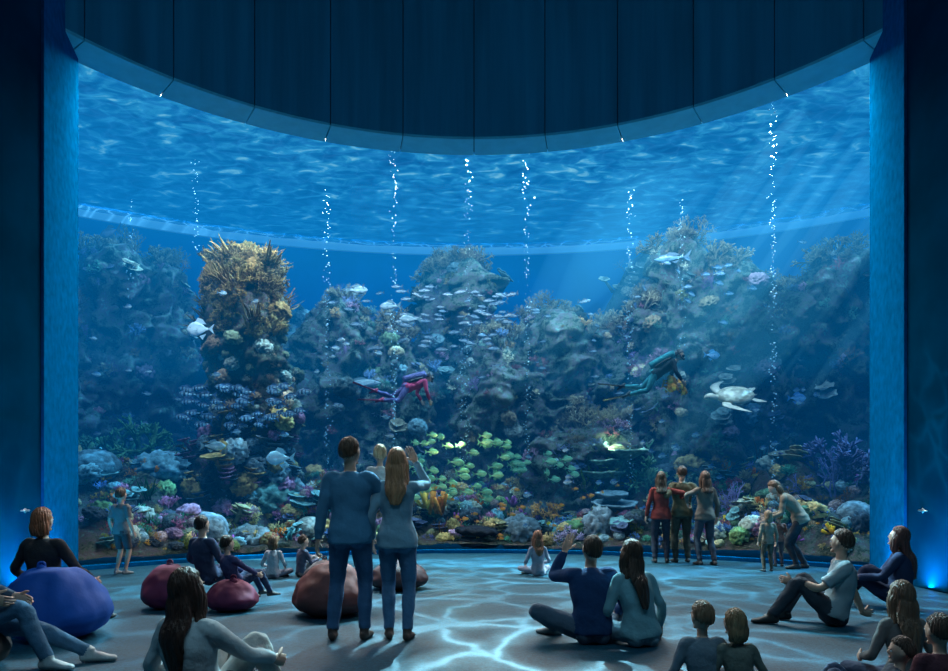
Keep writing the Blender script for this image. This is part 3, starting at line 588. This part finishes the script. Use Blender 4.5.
    vm=np.zeros(len(V),bool); vm[Q[(lb==1)|(lb==2)].ravel()]=True
    def vnorm(V,Q):
        e1=V[Q[:,1]]-V[Q[:,0]]; e2=V[Q[:,3]]-V[Q[:,0]]; fn=np.cross(e1,e2); fn/=np.linalg.norm(fn,axis=1)[:,None]+1e-12
        r=np.stack([np.bincount(Q.ravel(),np.repeat(fn[:,k],4),len(V)) for k in range(3)],1); return r/(np.linalg.norm(r,axis=1)[:,None]+1e-12)
    V=V+vnorm(V,Q)*(nd*vm)[:,None]
    mb.add(V,Q,None,(1,1,1),lb)
    if style!='none':
        hp_=[]; V0,T0=ico(4); U=V0*A(.088,.108,.122)+A(0,-.014,.016)
        fr=np.interp(V0[:,1],[-1,-.2,.35,1],[-.62,-.35,.35,.62] if style in('short','pony','bun') else [-.8,-.6,.3,.62]); sh_=np.where(V0[:,2]<fr,.82,1.0)
        lump=1+.035*fbm(V0*A(6,6,2.5),9,3); U=(U-A(0,-.01,.01))*(sh_*lump)[:,None]+A(0,-.01,.01); hp_.append((hd_(U),None,T0,4))
        bk=-fwd
        if style=='long':
            p4=sp(.52-Lh)+bk*.135
            r=tube([HC-fh*.03*hs+uh*.03,HC-fh*.075*hs-uh*.06*hs,Nk+bk*.085,sp(.42)+bk*.13,p4],[(.07*hs,.05*hs),(.088*hs,.05*hs),(.098*hs,.045),(.10,.035),(.045,.015)],18,side=rh,k=5); hp_.append((*r,4))
            for s in (-1,1):
                r=tube([HC+rh*s*.06*hs+uh*.04,HC+rh*s*.083*hs-uh*.03,HC+rh*s*.08*hs-uh*.13*hs+fh*.0,Nk+rh*s*.10+bk*.03-d3*.05],[(.02,.045),(.024,.05),(.028,.045),(.02,.02)],10,side=rh,k=4); hp_.append((*r,4))
        if style=='bob':
            r=tube([HC-fh*.03+uh*.03,HC-fh*.06*hs-uh*.05*hs,HC-fh*.055*hs-uh*.13*hs],[(.08*hs,.06*hs),(.094*hs,.062*hs),(.085*hs,.05*hs)],18,side=rh,k=5); hp_.append((*r,4))
        if style=='pony':
            r=tube([HC-fh*.09*hs+uh*.05,HC-fh*.15*hs+uh*.03,HC-fh*.15*hs-uh*.10,HC-fh*.13*hs-uh*.2],[.025,.036,.032,.012],12,side=rh,k=5); hp_.append((*r,4))
        V,Q,lb=remesh(hp_,.008,1); loc=(V-HC)@Rh; an=np.arctan2(loc[:,0],-loc[:,1])
        V=V+vnorm(V,Q)*(.003*np.sin(an*26+4*vn(V*14,3)))[:,None]; mb.add(V,Q,None,(1,1,1),lb)
    for s in (-1,1):
        v,_,t=ell((s*.031,.079,.0),(.015,.011,.010),2); mb.add(hd_(v),None,t,mat=5); v,_,t=ell((s*.031,.088,.0),(.006,.004,.006),2); mb.add(hd_(v),None,t,mat=6)
        v,_,t=ell((s*.031,.088,.018),(.018,.005,.004),2); mb.add(hd_(v),None,t,mat=4)
    v,_,t=ell((0,.086,-.056),(.024,.010,.008),2); mb.add(hd_(v),None,t,mat=7)
    for s,key,dd in ((0,'l',hd[0]),(1,'r',hd[1])):
        S,E,Wt=JT[key]; fd=nrm(Wt-E) if dd is None else nrm(dd); tr=A(0,1,0) if abs(fd[2])>.75 else A(0,0,1) if abs(fd[0])<.7 else A(0,.6,.8)
        if fd[2]>.6: tr=A(1 if s==0 else -1,0,0)
        hand(mb,Wt+fd*.0,fd,tr,bool(s),curl)
    if extra: extra(mb,HC,Rh,JT,sp,fwd)
    mats=[skinm(skin),cloth(shirt),denim(pants),shoem(shoe),hairm(hair),M_eye,M_iris,M_lip,M_black,M_metal]
    o=mb.build(name,mats)
    if M is None:
        k=H/1.75; o.scale=(k,k,k); o.location=(x,y,z); o.rotation_euler=(0,0,yaw)
    else: o.matrix_world=M
    return o
def P_(name,px,d,**k): return person(name,(px-CX)/F*d,d,**k)
NAVY=(.015,.05,.13)
P_('standing_man',350,6.2,H=1.80,shirt=(.07,.21,.34),pants=(.05,.12,.23),shoe=(.08,.05,.04),hair=(.09,.05,.03),look=(-.45,.05),wl=(-.28,.02,.86),wr=(.24,.34,1.10),er=(1,-.4,-.6),al=(-.15,0,.08),ar=(.12,.03,.08),vox=.009,bulk=1.06)
P_('standing_woman',397,6.25,H=1.71,fem=True,shirt=(.19,.33,.42),pants=(.08,.18,.31),shoe=(.10,.06,.05),hair=(.42,.20,.10),style='long',Lh=.22,look=(-.1,.05),wl=(-.24,.10,.90),wr=(.14,.30,1.64),er=(.6,.3,-.8),al=(-.07,0,.08),ar=(.10,-.06,.08),vox=.009,curl=.15,bulk=1.04)
P_('carried_child',380,6.62,H=.98,z=.74,hs=1.3,shirt=(.5,.5,.48),pants=(.15,.2,.3),hair=(.6,.47,.28),look=(.1,.1),wl=(-.2,.25,1.1),wr=(.2,.25,1.1),al=(-.2,.25,.45),ar=(.2,.2,.42))
P_('standing_boy',121,11.0,H=1.33,hs=1.18,yaw=-.3,shirt=(.12,.11,.11),pants=(.05,.045,.05),leg='short',sleeve='short',shoe=(.2,.2,.2),hair=(.05,.03,.02),skin=(.38,.22,.16),look=(.1,0))
P_('woman_in_red_jacket',661,12.7,H=1.66,fem=True,shirt=(.22,.045,.04),pants=(.03,.04,.06),hair=(.06,.035,.02),style='long',Lh=.12,bulk=1.06,yaw=-.15,wr=(.35,.1,1.2),er=(1,-.3,-.3))
P_('man_in_olive_jacket',682,12.75,H=1.76,shirt=(.09,.09,.06),pants=(.06,.06,.05),hair=(.05,.03,.02),bulk=1.08,wl=(-.42,.05,1.28),wr=(.40,.05,1.30),el=(-.5,-.6,-.6),er=(.5,-.6,-.6))
P_('woman_in_grey_jacket',705,12.35,H=1.66,fem=True,shirt=(.14,.12,.10),pants=(.05,.06,.08),hair=(.10,.05,.03),style='long',Lh=.1,bulk=1.06,yaw=.2,wl=(-.3,.1,1.15),el=(-1,-.3,-.3),al=(-.1,0,.08),ar=(.14,-.1,.08))
P_('bending_woman',800,11.75,yaw=1.15,H=1.68,fem=True,ph=.88,lean=(22,42,48),shirt=(.20,.16,.12),pants=(.035,.035,.04),hair=(.12,.06,.03),style='bob',look=(0,-.5),wl=(-.22,.52,.86),wr=(.22,.55,.9),al=(-.09,.05,.08),ar=(.09,-.08,.08))
P_('standing_toddler',768,11.35,H=.95,hs=1.35,shirt=(.24,.18,.13),pants=(.1,.08,.06),hair=(.3,.18,.1),look=(0,0),style='bob')
P_('standing_toddler',779,12.1,H=.90,hs=1.35,shirt=(.25,.14,.12),pants=(.14,.12,.14),hair=(.3,.2,.1),sleeve='short')
cross=dict(ph=.135,al=(.10,.30,.075),ar=(-.08,.40,.075),kl=(-1,.25,.15),kr=(1,.25,.15),toes=(A(1,.4,0),A(-1,.4,0)))
kup=dict(ph=.135,al=(-.12,.50,.08),ar=(.12,.46,.08),kl=(0,0,1),kr=(0,0,1),wl=(-.12,.36,.42),wr=(.12,.36,.42))
P_('seated_man',592,6.1,H=1.74,lean=(-4,12,14),shirt=NAVY,pants=(.08,.12,.17),shoe=(.25,.25,.25),hair=(.05,.035,.025),look=(.25,.25),wl=(-.20,.28,.79),el=(-.5,.4,-.8),wr=(.28,.30,.22),vox=.009,curl=.15,ph=.135,al=(-.28,.34,.075),ar=(-.05,.42,.075),kl=(-1,.25,.35),kr=(1,.25,.15),toes=(A(-1,.5,0),A(-1,.4,0)),bulk=1.1)
P_('seated_woman',640,6.0,H=1.68,fem=True,yaw=.3,slean=-.1,lean=(-4,10,12),shirt=(.17,.35,.40),pants=(.18,.31,.38),hair=(.05,.03,.02),style='long',Lh=.30,look=(.35,.1),wl=(-.25,.3,.2),wr=(.30,.15,.12),vox=.009,bulk=1.08,**cross)
P_('seated_girl',538,10.8,H=1.22,hs=1.2,fem=True,yaw=.2,lean=(0,5,5),shirt=(.24,.27,.34),pants=(.24,.27,.34),hair=(.2,.09,.05),style='long',Lh=.2,**cross)
P_('seated_man',832,6.9,H=1.76,yaw=1.25,lean=(-22,-8,2),shirt=(.24,.31,.34),pants=(.035,.045,.06),shoe=(.03,.03,.03),hair=(.05,.035,.025),sleeve='short',look=(-.5,.1),wl=(-.10,.36,.42),wr=(.28,-.34,.05),hd=(None,A(.3,-.6,-.1)),skin=(.42,.27,.2),ph=.135,al=(-.12,.56,.08),ar=(.14,.42,.08),kl=(0,0,1),kr=(.5,0,.8),vox=.009,bulk=1.08)
P_('seated_woman',898,7.9,H=1.70,fem=True,yaw=1.0,lean=(-10,2,8),shirt=(.02,.035,.08),pants=(.015,.025,.06),hair=(.10,.04,.035),style='long',Lh=.3,look=(-.2,.2),wl=(-.2,.4,.35),wr=(.1,.42,.3),bulk=1.14,ph=.135,al=(-.14,.72,.08),ar=(.12,.55,.08),kl=(0,0,1),kr=(0,0,1))
P_('seated_child',703,4.35,H=1.12,hs=1.22,shirt=(.13,.18,.22),hair=(.20,.12,.07),lean=(-4,4,6),look=(.3,0),**cross)
P_('seated_child',742,4.3,H=1.06,hs=1.22,fem=True,shirt=(.13,.15,.13),hair=(.27,.17,.09),style='bob',lean=(-4,4,6),look=(.3,.1),slean=-.12,**cross)
P_('seated_teen_girl',904,4.6,H=1.32,hs=1.1,fem=True,shirt=(.12,.12,.12),hair=(.13,.08,.05),style='long',Lh=.3,lean=(-4,5,8),look=(.2,0),**cross)
P_('seated_boy',943,3.9,H=1.12,hs=1.2,shirt=(.08,.03,.04),hair=(.06,.035,.025),lean=(0,5,8),look=(.2,0),**cross)
P_('reclining_child',862,4.15,H=1.0,hs=1.15,yaw=1.2,shirt=(.05,.06,.08),hair=(.06,.04,.03),lean=(-50,-40,-30),wl=(-.35,-.1,.06),wr=(.35,-.1,.06),ph=.12,al=(-.12,.5,.08),ar=(.12,.45,.08),kl=(0,0,1),kr=(0,0,1))
# ---------------------------------------------------------------- bean bags
def beanbag(px,d,wd,ht,col,rot=0,lean=(0,0)):
    V,T=ico(5); an=np.arctan2(V[:,1],V[:,0]); zz=V[:,2]; r=np.sqrt(np.maximum(1-zz**2,0)); 
    lobes=1-.035*np.abs(np.sin(an*3))**10; up=np.clip(zz,0,1); rad_=r**.75*(1-.25*up**1.2)*lobes
    P=np.stack([np.cos(an)*rad_*wd/2,np.sin(an)*rad_*wd/2,np.where(zz>0,zz**1.0*ht*.62,zz*ht*.38)+ht*.36],-1)
    P[:,0]+=lean[0]*up**1.5; P[:,1]+=lean[1]*up**1.5
    P+= (V*(.05*fbm(V*2.2,int(px)+3,2)*wd)[:,None])*(zz>-.75)[:,None]; P[:,2]=np.maximum(P[:,2],0)
    mb=MB(); mb.add(P,None,T); tp=P[np.argmax(P[:,2])]
    mb.add(*tube([tp+A(-.03,0,-.02),tp+A(-.02,0,.04),tp+A(.02,0,.04),tp+A(.03,0,-.02)],[.012]*4,8,k=4)); mb.add(*tube([tp-A(0,0,.03),tp+A(0,0,.015)],[.05,.035],12,k=2))
    o=mb.build('bean_bag',[mk('beanbag_fabric',col,.7,5,.35,.15,.3,vs=3)]); o.location=((px-CX)/F*d,d,0); o.rotation_euler=(0,0,rot); return o
beanbag(56,6.35,.94,.66,(.008,.09,.42),.3,(0.0,-.1))
beanbag(170,7.9,.62,.50,(.15,.02,.06)); beanbag(232,7.75,.56,.36,(.15,.02,.06))
beanbag(332,7.5,.84,.56,(.18,.055,.05)); beanbag(398,9.4,.78,.42,(.07,.035,.04))
beanbag(215,3.55,.95,.36,(.03,.035,.045)); beanbag(-42,5.2,.7,.40,(.02,.025,.03)); beanbag(325,9.8,.6,.35,(.08,.05,.05))
P_('seated_woman',47,6.5,H=1.66,fem=True,ph=.42,lean=(-14,-6,0),shirt=(.03,.03,.035),pants=(.5,.45,.4),hair=(.33,.11,.05),style='bob',look=(-.1,.1),wl=(-.34,.2,.5),wr=(.36,.18,.5),al=(-.15,.75,.08),ar=(.18,.7,.08),kl=(0,.2,1),kr=(0,.2,1),vox=.009,bulk=1.08)
P_('reclining_man',-32,5.2,H=1.76,yaw=-1.45,ph=.36,lean=(-42,-36,-20),shirt=(.06,.09,.13),pants=(.06,.14,.23),shoe=(.38,.42,.43),hair=(.04,.03,.02),al=(-.12,.80,.08),ar=(.10,.60,.08),kl=(0,0,1),kr=(0,0,1),wl=(-.2,.25,.5),wr=(.2,.35,.52),vox=.009)
P_('seated_woman',204,4.05,H=1.68,fem=True,yaw=-.35,lean=(-24,-12,4),slean=-.05,shirt=(.42,.48,.50),pants=(.4,.4,.38),hair=(.05,.022,.015),style='long',Lh=.34,look=(-.1,.15),wl=(-.26,.16,.30),wr=(.26,.34,.32),ph=.135,al=(-.14,.55,.08),ar=(.16,.52,.08),kl=(0,0,1),kr=(.1,0,1),vox=.009,bulk=1.14)
P_('seated_teenager',208,8.15,H=1.5,yaw=-.5,ph=.40,lean=(-20,-10,0),shirt=(.03,.045,.09),pants=(.03,.05,.10),hair=(.02,.015,.015),look=(0,.1),al=(-.14,.6,.08),ar=(.14,.6,.08),kl=(0,.2,1),kr=(0,.2,1),wl=(-.3,.2,.5),wr=(.3,.2,.5))
P_('seated_child',236,8.0,H=1.15,hs=1.15,yaw=-.7,ph=.42,lean=(-30,-20,-5),shirt=(.05,.06,.14),pants=(.03,.05,.1),hair=(.02,.015,.01),al=(-.14,.6,.2),ar=(.14,.6,.2),kl=(0,.2,1),kr=(0,.2,1),wl=(-.2,.3,.55),wr=(.2,.3,.55))
P_('seated_child',273,10.5,H=1.12,hs=1.2,shirt=(.36,.38,.42),pants=(.2,.2,.25),hair=(.12,.06,.03),lean=(0,5,5),style='bob',fem=True,**cross)
P_('seated_child',302,10.7,H=1.12,hs=1.2,yaw=-.9,shirt=(.08,.08,.12),pants=(.2,.16,.16),hair=(.05,.03,.02),lean=(-5,5,8),**kup)
# ---------------------------------------------------------------- divers
def diver(name,pos,ang,yawd,suit,suit2,S):
    def ex(mb,HC,Rh,JT,sp,fwd):
        bk=-fwd; c=sp(.28)+bk*.21
        mb.add(*tube([c-A(0,0,.32),c-A(0,0,.28),c+A(0,0,.24),c+A(0,0,.30)],[.05,.095,.095,.05],16,k=3),mat=2)
        mb.add(*tube([c+A(0,0,.30),c+A(0,0,.38)],[.03,.028],10,k=1),mat=9); mb.add(*tube([c+A(-.05,0,.36),c+A(.05,0,.36)],[.02,.02],8,k=1),mat=9)
        mb.add(*tube([sp(.05)+bk*.13,sp(.25)+bk*.14,sp(.45)+bk*.12],[(.14,.04),(.15,.045),(.12,.03)],16,side=A(1,0,0),k=3),mat=8)
        f=Rh[:,1];r=Rh[:,0];u=Rh[:,2]
        mb.add(*tube([HC+f*.07+u*.008,HC+f*.115+u*.008],[(.07,.042),(.062,.036)],14,side=r,k=2,cap=.1),mat=8)
        mb.add(*tube([HC+f*.09-u*.055,HC+f*.135-u*.06],[.03,.034],10,k=1),mat=8)
        mb.add(*tube([HC+f*.12-u*.06,HC+r*.14+f*.06-u*.06,c+A(.08,0,.40),c+A(.0,0,.37)],[.012]*4,8,k=5),mat=8)
        for key in 'LR':
            H_,K,An=JT[key]; dn=nrm(An-K); t=nrm(dn+A(0,-.05,0))
            mb.add(*tube([An+t*.05,An+t*.16,An+t*.35,An+t*.60,An+t*.64],[(.045,.04),(.07,.02),(.10,.012),(.125,.009),(.11,.006)],14,side=A(1,0,0),k=4,cap=.2),mat=3)
    a=ang; Z=A(math.cos(a),0,math.sin(a)); Y=A(math.sin(a),0,-math.cos(a)); X=np.cross(Y,Z); R=np.stack([X,Y,Z],1); Rz=np.array(Matrix.Rotation(yawd,3,'Z')); R=Rz@R
    M=np.eye(4); M[:3,:3]=R*S; M[:3,3]=np.asarray(pos)-R@A(0,0,1.0)*S
    person(name,0,0,M=Matrix(M.tolist()),shirt=suit,pants=suit2,shoe=suit,skin=(.4,.26,.2),hair=(.02,.02,.03),lean=(0,-4,-10),look=(0,.75),wl=(-.2,.42,1.25),wr=(.2,.48,1.35),al=(-.12,-.12,.14),ar=(.14,.16,.16),
        toes=(A(0,.25,-1),A(0,.25,-1)),extra=ex,vox=.011)
diver('scuba_diver',W(410,387,15.7),.30,.35,(.30,.03,.08),(.08,.08,.20),.86)
diver('scuba_diver',W(659,372,15.0),.48,-.3,(.008,.02,.03),(.02,.16,.19),.90)
# ---------------------------------------------------------------- glowing tubes standing in for sun beams
SD=nrm(A(-.62,-.14,-.77))
sb=empty('sunbeam_glow_tubes'); bm_=volmat('sunbeam_glow',0,(1,1,1),(.22,.78,1.0),.19); bm2=volmat('sunbeam_glow_soft',0,(1,1,1),(.12,.68,1.0),.050)
for i in range(30):
    near=i%2==0
    px=RNG.uniform(5.6,10.2) if near else RNG.uniform(4.0,13.5); yy=RNG.uniform(13.4,15.4) if near else RNG.uniform(15.4,17.8); p0=A(px,yy,8.65)
    L=RNG.uniform(2.5,6) if near else RNG.uniform(4.5,9); p1=p0+SD*L
    while p1[1]<yfront(p1[0])+.5: L*=.88; p1=p0+SD*L
    wide=i%4==1
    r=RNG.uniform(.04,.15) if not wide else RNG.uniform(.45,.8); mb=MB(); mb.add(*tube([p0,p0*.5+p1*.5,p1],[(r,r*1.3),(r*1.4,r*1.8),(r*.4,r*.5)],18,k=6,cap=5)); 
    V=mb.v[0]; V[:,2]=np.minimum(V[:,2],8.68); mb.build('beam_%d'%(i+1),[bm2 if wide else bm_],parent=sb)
# ---------------------------------------------------------------- lights
def light(name,kind,loc,energy,col,target=None,size=1,size_y=None,spot=None):
    ld=bpy.data.lights.new(name,kind); ld.energy=energy; ld.color=col; o=bpy.data.objects.new(name,ld); scene.collection.objects.link(o); o.location=loc
    if kind=='AREA':
        ld.size=size
        if size_y: ld.shape='RECTANGLE'; ld.size_y=size_y
    elif kind=='SUN': ld.angle=size
    else: ld.shadow_soft_size=size
    if kind=='SPOT' and spot: ld.spot_size=spot; ld.spot_blend=.6
    if target is not None: o.rotation_euler=(Vector(target)-Vector(loc)).to_track_quat('-Z','Y').to_euler()
    return o
light('sun','SUN',(8,30,30),36,(.58,.92,1.0),target=tuple(A(8,30,30)+nrm(A(-.50,-.16,-.85))),size=rad(.6))
for th in (-44,-22,0,22,44):
    a=rad(th); p=A(8.75*math.sin(a),6.5+8.75*math.cos(a),8.62); q=A(10.8*math.sin(a),6.5+10.8*math.cos(a),1.5)
    light('added_tank_fill','AREA',tuple(p),1000,(1.0,.84,.74),target=tuple(q),size=2.2,size_y=.35)  # added fill hidden above the lip, brightens the reef front
for px,py,d,e,c in ((455,440,15.2,16,(.9,1,.55)),(610,445,16.0,36,(.85,1,.5))):
    light('added_reef_point','POINT',tuple(W(px,py,d)),e,c,size=0.0)  # added sizeless point lights, unseen, tint fish and reef yellow-green
for xx in (-3,0,3):
    light('room_fill_spot','SPOT',(xx,-1.0,11.8),560,(.40,.76,1.0),target=(xx*.8,5,0),size=.4,spot=rad(74))  # unseen room fill from behind the camera for the visitors' backs
light('added_fascia_fill','AREA',(0,5.0,11.7),120,(.15,.62,1.0),target=(0,14,10.5),size=4)  # added unseen light that lifts the dark fascia
for s in (-1,1):
    light('led_uplight','AREA',(s*5.93,9.2,.05),90,(.02,.48,1.0),target=(s*6.2,9.35,3),size=.08,size_y=1.6)
    light('led_uplight','AREA',(s*6.10,10.3,.05),30,(.02,.48,1.0),target=(s*6.6,10.4,2.4),size=.08,size_y=.9)
def caustic(name,loc,tgt,e,ang,scale):
    o=light(name,'SPOT',loc,e,(.38,.85,1.0),target=tgt,size=.01,spot=ang); ld=o.data; ld.use_nodes=True; n=ld.node_tree.nodes; l=ld.node_tree.links; em=n['Emission']
    tc=n.new('ShaderNodeTexCoord'); sp=n.new('ShaderNodeSeparateXYZ'); l.new(tc.outputs['Normal'],sp.inputs[0])
    dx=n.new('ShaderNodeMath'); dx.operation='DIVIDE'; l.new(sp.outputs[0],dx.inputs[0]); l.new(sp.outputs[2],dx.inputs[1])
    dy=n.new('ShaderNodeMath'); dy.operation='DIVIDE'; l.new(sp.outputs[1],dy.inputs[0]); l.new(sp.outputs[2],dy.inputs[1])
    cb=n.new('ShaderNodeCombineXYZ'); l.new(dx.outputs[0],cb.inputs[0]); l.new(dy.outputs[0],cb.inputs[1])
    no=n.new('ShaderNodeTexNoise'); no.inputs['Scale'].default_value=scale*.7; no.inputs['Detail'].default_value=3; l.new(cb.outputs[0],no.inputs[0])
    vm=n.new('ShaderNodeVectorMath'); vm.operation='MULTIPLY_ADD'; k=1.6/scale; vm.inputs[1].default_value=(k,k,k); l.new(no.outputs['Color'],vm.inputs[0]); l.new(cb.outputs[0],vm.inputs[2])
    vo=n.new('ShaderNodeTexVoronoi'); vo.feature='DISTANCE_TO_EDGE'; vo.inputs['Scale'].default_value=scale; l.new(vm.outputs[0],vo.inputs['Vector'])
    r=n.new('ShaderNodeValToRGB'); e_=r.color_ramp.elements; e_[0].position=0; e_[0].color=(1,1,1,1); e_[1].position=.22; e_[1].color=(.02,.02,.02,1); q=e_.new(.07); q.color=(.28,.28,.28,1)
    l.new(vo.outputs['Distance'],r.inputs[0])
    n4=n.new('ShaderNodeTexNoise'); n4.inputs['Scale'].default_value=3.4; n4.inputs['Detail'].default_value=1; l.new(cb.outputs[0],n4.inputs[0])
    mr=n.new('ShaderNodeMapRange'); mr.inputs[1].default_value=.35; mr.inputs[2].default_value=.62; mr.inputs[3].default_value=.35; mr.inputs[4].default_value=1.2; l.new(n4.outputs[0],mr.inputs[0])
    vs=n.new('ShaderNodeVectorMath'); vs.operation='SCALE'; l.new(r.outputs[0],vs.inputs[0]); l.new(mr.outputs[0],vs.inputs['Scale']); l.new(vs.outputs[0],em.inputs['Color'])
caustic('added_caustic_spot',(0.6,13.9,8.3),(0.4,7.2,0),21000,rad(84),13)  # added spot whose patterned emission draws caustics on the floor
w=bpy.data.worlds.new('World'); scene.world=w; w.use_nodes=True; w.node_tree.nodes['Background'].inputs[0].default_value=(.10,.45,.85,1); w.node_tree.nodes['Background'].inputs[1].default_value=.10
scene.view_settings.view_transform='Standard'
cam=bpy.data.cameras.new('camera'); co=bpy.data.objects.new('camera',cam); scene.collection.objects.link(co); co.location=(0,0,EYE); co.rotation_euler=(math.pi/2,0,0)
cam.sensor_width=36; cam.lens=F/948*36; cam.shift_y=(HY-335.5)/948; cam.clip_end=200; scene.camera=co
